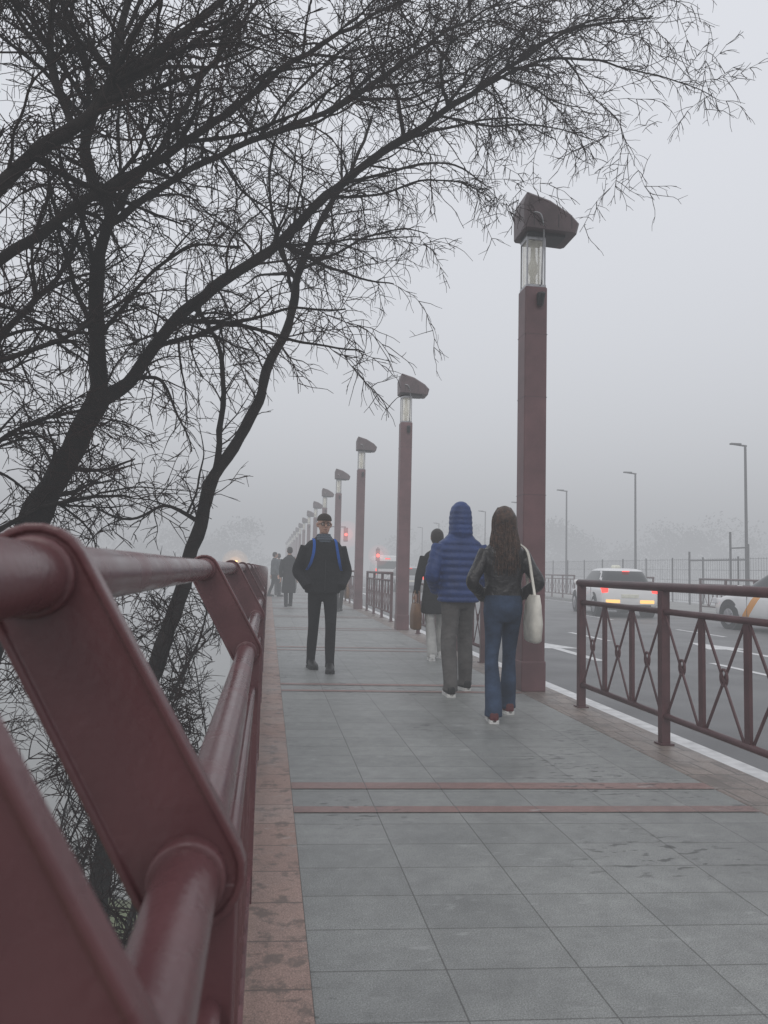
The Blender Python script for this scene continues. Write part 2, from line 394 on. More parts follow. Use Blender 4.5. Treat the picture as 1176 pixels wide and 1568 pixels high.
V=[(-1.21,5.5,2.3,.075),(-1.25,5.5,3.14,.06),(-1.2,5.5,3.62,.05),(-1.36,5.4,4.03,.045),(-1.19,5.3,4.5,.035),(-1.06,5.2,5.2,.025)]
L3=[(-1.25,5.5,3.5,.035),(-.75,5.6,4.0,.03),(-.16,5.7,4.42,.028),(.53,5.8,4.88,.024),(1.10,5.8,5.38,.016),(1.75,5.8,5.86,.009)]
L3b=[(.5,5.8,4.86,.014),(1.0,5.9,5.0,.011),(1.5,6.0,5.35,.009),(2.0,6,5.75,.006)]
L3c=[(-.2,5.7,4.4,.015),(.1,5.6,4.75,.013),(.6,5.6,5.3,.009)]
V2=[(-1.2,5.5,3.6,.03),(-.9,5.5,4.1,.024),(-.6,5.5,4.7,.02),(-.2,5.5,5.4,.014)]
V3=[(-.75,5.7,2.95,.02),(-.55,5.6,3.05,.015),(-.62,5.5,2.75,.01),(-.5,5.5,2.5,.006)]
V4=[(-1.0,5.6,2.5,.02),(-.8,5.5,2.45,.015),(-.65,5.4,2.2,.01),(-.55,5.4,1.95,.006)]
V5=[(-1.22,5.5,2.7,.022),(-.95,5.4,3.1,.016),(-.6,5.3,3.35,.012),(-.25,5.3,3.4,.006)]
tree([(T1,dict(dens=.6,ls=.6,skip=.5,kids=6)),(A,dict(dens=1.1,skip=.06,kids=14,up=.05)),(A2,dict(dens=1.3,drop=-.26,up=0,ls=.65,kids=2)),(A3,dict(dens=1,ls=.7)),(A4,dict(dens=1.3,drop=-.28,up=-.05,ls=.62,kids=3)),(A5,dict(dens=1.3,drop=-.28,up=-.05,ls=.62,kids=3)),
      (A6,dict(dens=1.3,drop=-.28,up=-.05,ls=.6,kids=2)),(A7,dict(dens=1.2,drop=-.3,up=-.1,ls=.55,kids=2)),(A8,dict(dens=1.2,drop=-.3,up=-.1,ls=.55,kids=2)),
      (V,dict(dens=.9,kids=11)),(L3,dict(dens=1.1,kids=8)),(L3b,dict(dens=1.2,ls=.8,kids=2)),(L3c,dict(dens=1,kids=2)),(V2,dict(dens=1,kids=6)),(V3,dict(dens=1.2,ls=.5,kids=2)),(V4,dict(dens=1.2,ls=.45,kids=3)),(V5,dict(dens=1.1,ls=.6,kids=3))])
T2=[(-1.35,5.9,-3.4,.10),(-1.1,5.95,-.9,.095),(-.84,6,.27,.080),(-.65,6.1,1.0,.072),(-.53,6.2,1.56,.064),(-.44,6.2,1.87,.06),(-.18,6.3,2.38,.054),(-.06,6.3,2.77,.048),(.11,6.4,3.25,.045),(.16,6.4,3.65,.04),(.34,6.5,4.17,.033),(.6,6.6,4.7,.022),(.8,6.7,5.3,.014)]
S2=[(-.44,6.2,1.85,.034),(-.40,6.2,2.45,.028),(-.455,6.2,2.93,.022),(-.63,6.1,3.15,.014),(-.8,6.0,3.1,.006)]
S3=[(.16,6.4,3.6,.026),(.02,6.4,3.85,.02),(-.1,6.3,4.4,.014),(0,6.3,5.0,.009)]
S4=[(-.53,6.2,1.5,.022),(-.8,6.1,1.62,.016),(-1.05,6,1.5,.012),(-1.3,5.9,1.6,.008)]
S5=[(.18,6.4,3.7,.02),(.55,6.5,3.95,.014),(.95,6.5,4.15,.010),(1.3,6.5,4.15,.005)]
LO1=[(-1.0,5.95,-.5,.022),(-.8,5.3,-.1,.018),(-.65,4.6,.15,.013),(-.55,3.9,.2,.008)]
LO2=[(-1.05,5.95,-.6,.022),(-.75,6.2,.1,.018),(-.55,6.4,.5,.013),(-.5,6.5,.85,.008)]
LO3=[(-1.1,5.9,-1,.022),(-.9,5.0,-.9,.018),(-.7,4.0,-.7,.013),(-.6,3.2,-.6,.008)]
LO4=[(-.9,6,.1,.02),(-1.2,5.5,.5,.015),(-1.4,5.0,.8,.01)]
LO5=[(-.85,6,.25,.02),(-.7,5.6,.45,.015),(-.6,5.2,.75,.01),(-.6,4.8,.9,.006)]
tree([(T2,dict(dens=.6,ls=.7,skip=.66,kids=4)),(S2,dict(dens=1,ls=.5)),(S3,dict(dens=1,ls=.8,kids=3)),(S5,dict(dens=1.2,ls=.6,drop=-.28,up=0,kids=2)),(S4,dict(dens=1.3,ls=.6,kids=3)),(LO1,dict(dens=1.4,ls=.6,kids=7)),(LO2,dict(dens=1.4,ls=.6,kids=7)),(LO3,dict(dens=1.4,ls=.6,kids=7)),(LO4,dict(dens=1.3,ls=.6,kids=5)),(LO5,dict(dens=1.4,ls=.55,kids=5))])
T3=[(-3.0,4.4,-3.4,.16),(-2.8,4.4,0,.14),(-2.5,4.5,1.5,.12),(-2.2,4.6,2.4,.10),(-1.9,4.6,2.9,.07)]
L1=[(-2.2,4.6,2.4,.06),(-1.58,4.5,3.29,.05),(-1.21,4.5,3.68,.045),(-.92,4.6,4.12,.036),(-.45,4.7,4.67,.026),(0,4.8,5.3,.015)]
L2=[(-2.2,4.6,2.4,.055),(-1.66,4.8,2.97,.042),(-1.37,4.9,3.3,.038),(-.85,5,3.77,.034),(-.45,5.1,4.16,.03),(-.03,5.2,4.63,.024),(.57,5.3,5.16,.015),(1.0,5.4,5.5,.008)]
L1b=[(-1.21,4.5,3.68,.03),(-1.35,4.5,4.1,.024),(-1.3,4.4,4.6,.018)]
L1c=[(-1.0,4.55,4.0,.02),(-.6,4.4,4.15,.016),(-.25,4.3,4.4,.011)]
L4=[(-2.5,4.5,1.4,.04),(-1.9,4.9,2.2,.03),(-1.6,5.0,2.7,.025),(-1.4,5.2,3.1,.018),(-1.3,5.3,3.6,.01)]
L5=[(-2.7,4.4,.6,.035),(-2.0,4.8,1.5,.025),(-1.6,5.0,1.95,.018),(-1.2,5.1,2.15,.01)]
L6=[(-2.7,4.4,.4,.035),(-1.9,4.8,1.1,.025),(-1.4,5.0,1.5,.018),(-.9,5.2,1.6,.01)]
L7=[(-2.4,4.5,1.8,.035),(-1.8,4.6,2.2,.025),(-1.3,4.8,2.5,.018),(-.9,5.0,2.9,.01)]
tree([(T3,dict(dens=.4,kids=3)),(L1,dict(dens=.9,kids=8)),(L2,dict(dens=1,ls=.9,kids=9)),(L1b,dict(dens=1,kids=3)),(L1c,dict(dens=1,ls=.7,kids=2)),(L4,dict(dens=1.5,ls=.7,kids=10)),(L5,dict(dens=1.6,ls=.6,kids=12)),(L6,dict(dens=1.6,ls=.55,kids=12)),(L7,dict(dens=1.5,ls=.6,kids=11))])
SH=[]
for k in range(34):
    x=random.uniform(-1.9,-.6); y=random.uniform(2.4,8.0); h_=random.uniform(2.4,3.9)
    q=[(x,y,-3.3,.02)]
    for j in range(1,4): q.append((min(-.5,x+random.uniform(-.2,.3)*j),y+random.uniform(-.3,.3)*j,-3.3+h_*j/3,.02*(1-j*.27)))
    SH.append((q,dict(dens=1.1,ls=.55,skip=.4,kids=4,rs=1)))
tree(SH,'bank_scrub')

# distant winter trees, nearly lost in the fog
M_far=mat('distant_foliage',(.12,.12,.115),.9,.25,.2)
bbt=B()
def ftree(x,y,h,w,zb):
    bbt.tube([(x,y,zb),(x+.2,y,zb+h*.5)],[.5,.3],6)
    lumps=[(random.uniform(-.4,.4)*w,random.uniform(-.35,.35)*w,zb+h*random.uniform(.2,.78),random.uniform(.2,.36)*w) for _ in range(10)]
    for _ in range(2300):
        l=random.choice(lumps); d=rndv()*l[3]*random.random()**.6
        c=Vector((x+l[0]+d.x,y+l[1]+d.y,l[2]+d.z*.8)); a=rndv()*random.uniform(.15,.42); b_=rndv()*random.uniform(.15,.42)
        i=len(bbt.v); bbt.v+=[tuple(c-a),tuple(c+b_),tuple(c+a),tuple(c-b_)]; bbt.f.append((i,i+1,i+2,i+3)); bbt.m.append(0)
for k in range(32):
    t=k/31; x=36+t*130+random.uniform(-4,4); y=190-t*60+random.uniform(-10,10)
    ftree(x,y,random.uniform(17,25),random.uniform(12,17),-6)
for k in range(8): ftree(-6-k*7+random.uniform(-3,3),175+random.uniform(-10,10),random.uniform(15,19),random.uniform(10,14),-5)
bbt.obj('distant_trees',M_far)

# ------------------------------------------------------------------ cars
def paintmat(name,col,stripe=False):
    m,nt,N,L,b=newmat(name); b.inputs['Base Color'].default_value=(*col,1); b.inputs['Roughness'].default_value=.25; b.inputs['Coat Weight'].default_value=.5
    tc=N.new('ShaderNodeTexCoord'); sp=N.new('ShaderNodeSeparateXYZ'); L.new(tc.outputs['Object'],sp.inputs[0])
    n_=N.new('ShaderNodeTexNoise'); n_.inputs['Scale'].default_value=5; L.new(tc.outputs['Object'],n_.inputs[0])
    def M(op,a,bv):
        x=N.new('ShaderNodeMath'); x.operation=op
        for i_,q in enumerate((a,bv)):
            if hasattr(q,'is_linked'): L.new(q,x.inputs[i_])
            else: x.inputs[i_].default_value=q
        return x.outputs[0]
    dirt=M('MULTIPLY',M('SUBTRACT',.62,sp.outputs[2]),M('MULTIPLY',n_.outputs[0],1.6)); dc=N.new('ShaderNodeClamp'); L.new(dirt,dc.inputs[0])
    mx=N.new('ShaderNodeMix'); mx.data_type='RGBA'; L.new(dc.outputs[0],mx.inputs[0]); mx.inputs[6].default_value=(*col,1); mx.inputs[7].default_value=(.2,.19,.18,1)
    out=mx.outputs[2]
    if stripe:
        d=M('SUBTRACT',sp.outputs[1],M('MULTIPLY',sp.outputs[2],-.9))
        on=M('MULTIPLY',M('LESS_THAN',M('ABSOLUTE',M('SUBTRACT',d,1.02),0),.13),M('MULTIPLY',M('GREATER_THAN',M('ABSOLUTE',sp.outputs[0],0),.6),M('LESS_THAN',sp.outputs[2],.93)))
        m2=N.new('ShaderNodeMix'); m2.data_type='RGBA'; L.new(on,m2.inputs[0]); L.new(out,m2.inputs[6]); m2.inputs[7].default_value=(.75,.30,.02,1); out=m2.outputs[2]
    L.new(out,b.inputs['Base Color']); return m
M_cg=mat('car_glass',(.015,.018,.02),.08,.1); M_tyre=mat('tyre',(.02,.02,.02),.8,.2); M_rim=mat('rim',(.4,.4,.42),.3,.1,metal=.8)
M_tail=mat('tail_light',(.5,.01,.01),.3,.1,emis=(1,.06,.04),es=1.6)
M_amber=mat('amber_light',(.8,.4,.05),.3,.1,emis=(1,.58,.2),es=1.2); M_plate=mat('number_plate',(.7,.7,.6),.5,.1)
M_hl=mat('headlamp',(.7,.7,.72),.15,.05)
def sell(cx,cy,a,b_,n,z=None,ax='z',e=4.0):
    out=[]
    for k in range(n):
        t=2*math.pi*k/n; c,s_=math.cos(t),math.sin(t)
        out.append((cx+a*math.copysign(abs(c)**(2/e),c),cy+b_*math.copysign(abs(s_)**(2/e),s_)))
    return out
def car(name,loc,rz,paint,taxi=False,sc=1,tail=M_tail,amber=False):
    E=empty(name,loc,rz,sc)
    st=[(-2.12,.42,.70,.70),(-2.08,.30,.93,.82),(-1.9,.22,.99,.87),(-1.2,.2,1.0,.9),(0,.19,.98,.905),(.9,.2,.97,.9),(1.25,.22,.95,.89),(1.7,.24,.86,.86),(2.0,.27,.76,.8),(2.13,.35,.62,.66)]
    rs=[]
    for q in cr(st,4):
        y,z0,z1,hw=q; rs.append([(p[0],y,p[1]) for p in sell(0,(z0+z1)/2,hw,(z1-z0)/2,40,e=4.5)])
    bb=B(); bb.rings(rs); bb.obj('body',paint,E,True)
    lv=[(.93,-1.98,1.22,.82),(1.08,-1.90,.98,.77),(1.25,-1.78,.66,.71),(1.38,-1.62,.40,.655),(1.44,-1.48,.25,.61),(1.485,-1.2,.0,.50),(1.5,-.9,-.3,.3)]
    lv=cr(lv,3); n=56; rs=[]
    for z,ya,yb,hw in lv: rs.append([(p[0],p[1],z) for p in sell(0,(ya+yb)/2,hw,(yb-ya)/2,n,e=5)])
    def mf(k,j):
        z=(lv[k][0]+lv[k+1][0])/2; x,y,_=rs[k][j]; hw=lv[k][3]; ya,yb=lv[k][1],lv[k][2]
        if z>1.40: return 0
        if z<.98: return 0
        ex=abs(x)>hw*.90; ey=(y-ya<.17) or (yb-y<.14)
        if ex and ey: return 0
        if ex and abs(y+.38)<.07: return 2
        if ex and y-ya<.5 and y-ya>.38: return 0
        return 1
    bb=B(); bb.rings(rs,mf=mf); bb.obj('cabin',[paint,M_cg,M_dark],E,True)
    for sx in (-1,1):
        for sy in (-1.32,1.33):
            bb=B(); bb.tube([(sx*.70,sy,.32),(sx*.72,sy,.32),(sx*.885,sy,.32),(sx*.905,sy,.32)],[.29,.32,.32,.29],28,m=0)
            bb.tube([(sx*.9,sy,.32),(sx*.912,sy,.32)],[.205,.19],20,m=1)
            for k in range(5):
                a=2*math.pi*k/5; bb.bar((sx*.915,sy,.32),(sx*.915,sy+.18*math.cos(a),.32+.18*math.sin(a)),.035,.012,m=1)
            bb.tube([(sx*.906,sy,.32),(sx*.9065,sy,.32)],[.20,.20],20,m=2)
            bb.tube([(sx*.6,sy,.36),(sx*.897,sy,.36)],[.385,.385],28,m=2)
            bb.obj('wheel',[M_tyre,M_rim,M_dark],E)
        bb=B(); bb.rings([[(sx*(.88+ (p[0])),.78+p[1],z) for p in sell(.08,0,.085*s_,.05*s_,12,e=3)] for z,s_ in ((.95,.7),(.98,1),(1.06,1),(1.1,.7))]); bb.obj('mirror',paint,E,True)
        bb=B()
        for yy in (-.95,-.33,.62): bb.box((sx*.8985-.006,yy-.004,.35),(sx*.8985+.006,yy+.004,.88))
        bb.obj('door_gaps',M_dark,E)
    bb=B()
    for sx in (-1,1):
        bb.box((sx*.74-.095,-2.115,.74),(sx*.74+.095,-1.9,.98),0)
        bb.box((sx*.72-.14,1.85,.62),(sx*.72+.12,2.06,.76),1)
    o=bb.obj('lights',[tail,M_hl],E); bevel(o,.02,3)
    bb=B(); bb.box((-.26,-2.135,.60),(.26,-2.10,.71),0); bb.box((-.62,-2.15,.27),(.62,-1.95,.40),1); bb.box((-.5,2.0,.36),(.5,2.145,.52),1); bb.box((-.1,-1.72,1.385),(.1,-1.60,1.41),2)
    if amber: bb.box((-.72,-2.13,.44),(-.3,-2.09,.54),3); bb.box((.3,-2.13,.44),(.72,-2.09,.54),3)
    o=bb.obj('trim',[M_plate,M_dark,tail,M_amber],E); bevel(o,.008)
    if taxi:
        bb=B(); bb.rings([[(p[0],p[1]-.55,z) for p in sell(0,0,.16*s_,.07*s_,16,e=3)] for z,s_ in ((1.49,1),(1.56,.95),(1.6,.7))]); bb.obj('roof_sign',M_plate,E,True)
    return E
P_w=paintmat('white_taxi_paint',(.80,.80,.80),True); P_s=paintmat('silver_paint',(.35,.36,.38))
car('taxi',(11.15,24.0,-.12),math.radians(-10),P_w,True,amber=True)
car('taxi',(12.3,16.5,-.12),math.radians(2),P_w,True)
car('car',(8.2,46,-.12),0,P_s)
E=empty('van',(9.2,62,-.12)); bb=B()
bb.rings([[(p[0],y,p[1]) for p in sell(0,(z0+z1)/2,hw,(z1-z0)/2,28,e=6)] for y,z0,z1,hw in ((-2.4,.35,2.3,.93),(-2.3,.3,2.4,.97),(.9,.3,2.4,.97),(1.7,.3,1.5,.95),(2.4,.35,1.1,.85))]); bb.obj('body',P_w,E,True)
bb=B(); bb.box((-.75,-2.43,1.35),(.75,-2.39,1.95),0); bb.box((-.95,-2.42,.9),(-.78,-2.38,1.35),1); bb.box((.78,-2.42,.9),(.95,-2.38,1.35),1); bb.box((-.2,-2.43,2.1),(.2,-2.38,2.18),1)
for sx in (-1,1):
    for sy in (-1.5,1.5): bb.tube([(sx*.75,sy,.34),(sx*.985,sy,.34)],.34,18,m=2)
bb.obj('windows_lights_wheels',[M_cg,M_tail,M_tyre],E)

def volmat(name,col,e,sig=0.0):
    m=bpy.data.materials.new(name); m.use_nodes=True; N=m.node_tree.nodes; L=m.node_tree.links; N.clear()
    o=N.new('ShaderNodeOutputMaterial'); em=N.new('ShaderNodeEmission'); em.inputs[0].default_value=(*col,1); em.inputs[1].default_value=e
    if sig:
        ab=N.new('ShaderNodeVolumeAbsorption'); ab.inputs[0].default_value=(0,0,0,1); ab.inputs[1].default_value=sig
        ad=N.new('ShaderNodeAddShader'); L.new(em.outputs[0],ad.inputs[0]); L.new(ab.outputs[0],ad.inputs[1]); L.new(ad.outputs[0],o.inputs['Volume'])
    else: L.new(em.outputs[0],o.inputs['Volume'])
    return m
def sph(r,n=16,m=10):
    bm=bmesh.new(); bmesh.ops.create_uvsphere(bm,u_segments=n,v_segments=m,radius=r); me=bpy.data.meshes.new('s'); bm.to_mesh(me); bm.free(); return me
M_red=mat('red_signal',(.5,.02,.02),.4,0,emis=(1,.07,.05),es=5)
def halo(parent,loc,r,col,e):  # added self-glowing spheres, standing in for lamp light scattered by the fog
    for k,(rr,ee) in enumerate(((r,e),(r*.5,e*3))):
        me=sph(rr); me.materials.append(volmat('emissive_halo',col,ee)); o=bpy.data.objects.new('emissive_halo',me); COL.objects.link(o); o.parent=parent; o.location=loc
E=empty('traffic_light',(3.1,55,0)); bb=B()
bb.tube([(0,0,0),(0,0,4.2)],.06,10); bb.tube([(0,0,4.15),(2.3,0,4.15)],.04,8); bb.box((2.15,-.1,3.1),(2.45,.1,4.1))
for z in (3.95,3.6,3.25): bb.tube([(2.3,-.2,z),(2.3,-.1,z)],.13,12)
bb.obj('mast_and_housing',M_grey,E); bb=B(); bb.tube([(2.3,-.21,3.6),(2.3,-.2,3.6)],.10,14); bb.obj('red_lamp',M_red,E); halo(E,(2.3,-.6,3.6),1.0,(1,.14,.12),.08)
E=empty('traffic_light',(7.9,56,-.12)); bb=B(); bb.tube([(0,0,0),(0,0,2.9)],.05,10); bb.box((-.14,-.1,1.9),(.14,.1,2.8)); bb.obj('post_and_housing',M_grey,E)
bb=B(); bb.tube([(0,-.12,2.3),(0,-.11,2.3)],.12,14); bb.obj('red_lamp',M_red,E); halo(E,(0,-.5,2.3),.8,(1,.14,.12),.10)
E=empty('amber_beacon',(-2.6,62,-6)); bb=B(); bb.tube([(0,0,0),(0,0,7.2)],.12,10); bb.obj('pile',M_grey,E)
bb=B(); bb.tube([(0,0,7.2),(0,0,7.6)],[.16,.13],12); bb.obj('lantern',mat('amber_lantern',(.8,.4,.1),.4,0,emis=(1,.5,.12),es=12),E); halo(E,(0,-.3,7.4),1.1,(1,.5,.15),.12)

# ------------------------------------------------------------------ people
def remesh(o,vox=.011,it=3,fac=.5):
    m=o.modifiers.new('fuse','REMESH'); m.mode='VOXEL'; m.voxel_size=vox; m.use_smooth_shade=True
    s_=o.modifiers.new('soft','SMOOTH'); s_.factor=fac; s_.iterations=it
def body_rings(bb,lst,n=28,bulge=0,per=.07,e=2.4,sub=8):
    rs=[]
    for q in cr(lst,sub):
        z,cx,cy,rx,ry=q; k=1+bulge*(abs(math.sin(math.pi*z/per))-.6)
        rs.append([(p[0],p[1],z) for p in sell(cx,cy,rx*k,ry*k,n,e=e)])
    bb.rings(rs)
def limbt(bb,pts,n=16,bulge=0,per=.07,sub=8,sq=1):
    c=cr(pts,sub); P=[p[:3] for p in c]; R=[]; d=0
    for i,p in enumerate(c):
        if i: d+=(Vector(c[i][:3])-Vector(c[i-1][:3])).length
        R.append(p[3]*(1+bulge*(abs(math.sin(math.pi*d/per))-.6)))
    bb.tube(P,R,n,sq=sq)
def cloth(name,col,rough=.85,bump=1.0,bs=9,spec=.3,var=.25): 
    m=mat(name,col,rough,var,6,bump,bs,spec=spec)
    for n in m.node_tree.nodes:
        if n.type=='BUMP': n.inputs['Distance'].default_value=.03
    return m
def hand(E,loc,rot,skin,side=1):
    bb=B()
    limbt(bb,[(0,0,.02,.022),(0,0,-.02,.034),(0,0,-.07,.038),(0,0,-.095,.03)],12,sq=.42)
    for i,(x,l) in enumerate(((-.029,.062),(-.010,.076),(.010,.072),(.028,.056))):
        limbt(bb,[(x,0,-.07,.009),(x*1.1,-.006,-.09-l*.35,.0092),(x*1.1,-.018,-.09-l*.75,.0085),(x*1.05,-.034,-.09-l,.0072)],8,sub=4)
    limbt(bb,[(-.025*side,-.004,-.02,.012),(-.048*side,-.015,-.05,.0115),(-.05*side,-.028,-.085,.009)],8,sub=4)
    o=bb.obj('hand',skin,E,True); remesh(o,.0045,1); o.location=loc; o.rotation_euler=rot
def shoe(E,x,y,z,pitch,yaw,m,sole):
    prof=[(.078,.018,.05),(.07,.034,.085),(.03,.041,.105),(-.03,.043,.10),(-.08,.047,.078),(-.14,.049,.062),(-.185,.038,.048),(-.208,.015,.028)]
    g=empty('shoe',(x,y,z),yaw); g.parent=E; g.rotation_euler=(pitch,0,yaw)
    bb=B(); rs=[]
    for q in cr(prof,4): rs.append([(p[0],q[0],p[1]) for p in sell(0,q[2]/2+.012,q[1],q[2]/2,18,e=2.6)])
    bb.rings(rs); bb.obj('upper',m,g,True)
    out=[(q[1]+.004,q[0]) for q in cr(prof,4)]; loop=[(a,b_) for a,b_ in out]+[(-a,b_) for a,b_ in reversed(out)]
    bb=B(); bb.rings([[(a,b_,zz) for a,b_ in loop] for zz in (0,.028)]); bb.obj('sole',sole,g)
def head(E,z,skin,tilt=0):
    g=empty('head',(0,0,z)); g.parent=E; g.rotation_euler=tilt if tilt else (0,0,0)
    bb=B(); body_rings(bb,[(0,0,-.035,.022,.03),(.02,0,-.028,.043,.055),(.06,0,-.012,.06,.08),(.11,0,0,.070,.092),(.15,0,.004,.075,.097),(.19,0,.008,.068,.088),(.215,0,.008,.048,.06),(.23,0,.008,.018,.022)],24,e=2.1,sub=4)
    limbt(bb,[(0,.02,-.12,.058),(0,.015,-.03,.054),(0,.012,.05,.05)])
    limbt(bb,[(0,-.090,.135,.008),(0,-.108,.105,.011),(0,-.112,.088,.014),(0,-.094,.078,.010)],10,sub=4)
    for s in (-1,1):
        limbt(bb,[(s*.07,.008,.13,.010),(s*.082,.014,.122,.013),(s*.08,.012,.10,.011),(s*.072,.006,.082,.007)],8,sub=3)
        limbt(bb,[(s*.012,-.090,.126,.007),(s*.03,-.088,.131,.008),(s*.05,-.075,.127,.007)],8,sub=3)
    limbt(bb,[(-.022,-.083,.053,.005),(0,-.092,.054,.008),(.022,-.083,.053,.005)],8,sub=3)
    o=bb.obj('face',skin,g,True); remesh(o,.005,1)
    for s in (-1,1):
        me=sph(.011,10,8); me.materials.append(M_eye); o=bpy.data.objects.new('eye',me); COL.objects.link(o); o.parent=g; o.location=(s*.031,-.083,.115)
        me=sph(.0052,8,6); me.materials.append(M_dark); o=bpy.data.objects.new('pupil',me); COL.objects.link(o); o.parent=g; o.location=(s*.031,-.0915,.115)
    bb=B(); limbt(bb,[(-.024,-.0885,.0535,.002),(0,-.0985,.054,.0032),(.024,-.0885,.0535,.002)],6,sub=3); bb.obj('lips',M_lip,g,True)
    return g
M_eye=mat('eye_white',(.6,.6,.58),.3,.02); M_lip=mat('lips',(.3,.11,.09),.5,.05)
M_hair=mat('dark_hair',(.018,.012,.010),.55,.5,40,.8,120)
def person(name,loc,rz,H,feet,jacket,jm,tm,arms,legr,shoem,solem,skin=M_skin,bulge=0,hip=.90,armr=(.07,.06,.048),jb=None):
    s_=H/1.78; E=empty(name,loc,rz,s_)
    bb=B(); body_rings(bb,[(.80,0,0,.10,.09),(.86,0,.005,.155,.115),(.95,0,.01,.165,.12),(1.05,0,0,.15,.11)],24,sub=4)
    for i,sx in enumerate((-1,1)):
        x,y,z,pitch,yaw=feet[i]
        ax,ay,az=x,y,z+.09
        kx=(sx*.09*.9+ax*1.1)/2; ky=(ay)/2-.045-(.06 if pitch else 0); kz=.49+.01*(1 if pitch else 0)
        limbt(bb,[(sx*.082,0,hip,legr[0]),(sx*.086,ky*.5,.70,(legr[0]+legr[1])/2),(kx,ky,kz,legr[1]),((kx+ax)/2,(ky+ay)/2+.012,(kz+az)/2,(legr[1]+legr[2])/2+.002),(ax,ay+.005,az+.03,legr[2]*.98),(ax,ay,az,legr[2]),(ax,ay,az-.045,legr[2]*1.05)],18)
        for zf,rr in ((kz+.05,legr[1]*1.06),(kz-.04,legr[1]*1.05),(az+.05,legr[2]*1.08)):
            t=(zf-az)/(kz-az) if zf<kz else 1; cx=ax+(kx-ax)*t; cy=ay+(ky-ay)*t
            limbt(bb,[(cx-.01,cy,zf-.012,rr*.9),(cx,cy,zf,rr),(cx+.01,cy,zf+.014,rr*.9)],14,sub=2)
        shoe(E,x,y,z,pitch,yaw,shoem,solem)
    o=bb.obj('trousers',tm,E,True); remesh(o,.011,2)
    bb=B(); body_rings(bb,jacket,32,bulge,sub=10)
    for i,a in enumerate(arms):
        limbt(bb,[(*a[0],armr[0]),((a[0][0]+a[1][0])/2,(a[0][1]+a[1][1])/2,(a[0][2]+a[1][2])/2,(armr[0]+armr[1])/2),(*a[1],armr[1]),((a[1][0]+a[2][0])/2,(a[1][1]+a[2][1])/2,(a[1][2]+a[2][2])/2,(armr[2]+armr[1])/2),(*a[2],armr[2])],18,bulge)
    if jb: jb(bb)
    o=bb.obj('jacket',jm,E,True); remesh(o,.009 if bulge else .011,1 if bulge else 2)
    return E
def strip(E,name,pts,w,t,m):
    bb=B(); c=cr(pts,5)
    rs=[]
    for i,p in enumerate(c):
        rs.append([(p[0]-w/2,p[1]-t/2,p[2]),(p[0]+w/2,p[1]-t/2,p[2]),(p[0]+w/2,p[1]+t/2,p[2]),(p[0]-w/2,p[1]+t/2,p[2])])
    bb.rings(rs); return bb.obj(name,m,E)
M_blk=cloth('black_jacket',(.013,.013,.015)); M_blk2=cloth('black_trousers',(.010,.010,.012))
M_shoeb=mat('black_shoe',(.012,.012,.012),.45,.2); M_solew=mat('white_sole',(.65,.65,.63),.6,.1); M_soleb=mat('dark_sole',(.03,.03,.03),.7)
JK=[(.87,0,0,.195,.145),(.90,0,0,.205,.15),(1.0,0,0,.205,.15),(1.15,0,0,.205,.148),(1.30,0,.005,.22,.145),(1.40,0,.01,.215,.13),(1.46,0,.015,.175,.11),(1.505,0,.02,.10,.085),(1.55,0,.02,.075,.075)]
def pocket_arms(ow=.31,ez=1.14,hy=-.11,hz=.97,hx=.19):
    return [((s*.195,.01,1.40),(s*ow,.05,ez),(s*hx,hy,hz)) for s in (-1,1)]
E=person('walking_man_cap',(.63,9.0,0),math.radians(6),1.80,[(-.085,.17,.0,0,.1),(.07,-.20,0,0,-.15)],JK,M_blk,M_blk2,pocket_arms(.285,1.12,hz=.94),(.088,.062,.052),M_shoeb,M_soleb,armr=(.075,.066,.056))
h=head(E,1.545,M_skin)
M_cap=cloth('brown_cap',(.05,.04,.03),bump=.3)
bb=B(); body_rings(bb,[(.158,0,.004,.083,.106),(.175,0,.006,.084,.107),(.21,0,.01,.073,.092),(.235,0,.012,.045,.055),(.245,0,.012,.015,.02)],24,e=2.1,sub=4)
bb.rings([[(p[0],p[1],z) for p in sell(0,-.105,.062*q,.042*q,18,e=2.5)] for z,q in ((.160,.95),(.165,1),(.172,.95))]); bb.obj('cap',M_cap,h,True)
bb=B()
for s in (-1,1):
    bb.tube([(s*.031+.025*math.cos(a),-.103,.116+.018*math.sin(a)) for a in [2*math.pi*i/14 for i in range(15)]],.0035,6,cap=False)
    bb.tube([(s*.056,-.103,.118),(s*.077,0,.118)],.003,6)
bb.tube([(-.008,-.106,.12),(.008,-.106,.12)],.003,6); bb.obj('glasses',M_dark,h)
bb=B(); body_rings(bb,[(1.45,0,-.01,.09,.095),(1.48,0,-.01,.10,.10),(1.52,0,0,.085,.088),(1.55,0,.0,.070,.074)],24,bulge=.1,per=.03,sub=6); bb.obj('scarf',cloth('grey_scarf',(.10,.12,.15)),E,True)
M_strap=cloth('blue_strap',(.015,.10,.42),bump=.1)
for s in (-1,1): strip(E,'backpack_strap',[(s*.12,.05,1.50),(s*.125,-.06,1.475),(s*.13,-.125,1.40),(s*.145,-.145,1.30),(s*.17,-.125,1.20),(s*.20,-.06,1.13)],.03,.02,M_strap)
bb=B(); body_rings(bb,[(1.02,0,.20,.13,.07),(1.05,0,.20,.15,.09),(1.25,0,.20,.155,.09),(1.42,0,.19,.14,.075),(1.47,0,.18,.10,.05)],24,e=3); bb.obj('backpack',M_strap,E,True)
bb=B(); bb.bar((0,-.153,.9),(0,-.148,1.25),.008,.006,(1,0,0)); bb.obj('zip',M_dark,E)
M_puff=cloth('blue_puffer',(.018,.046,.165),.5,.4,25,.4); M_gtr=cloth('grey_trousers',(.105,.10,.097))
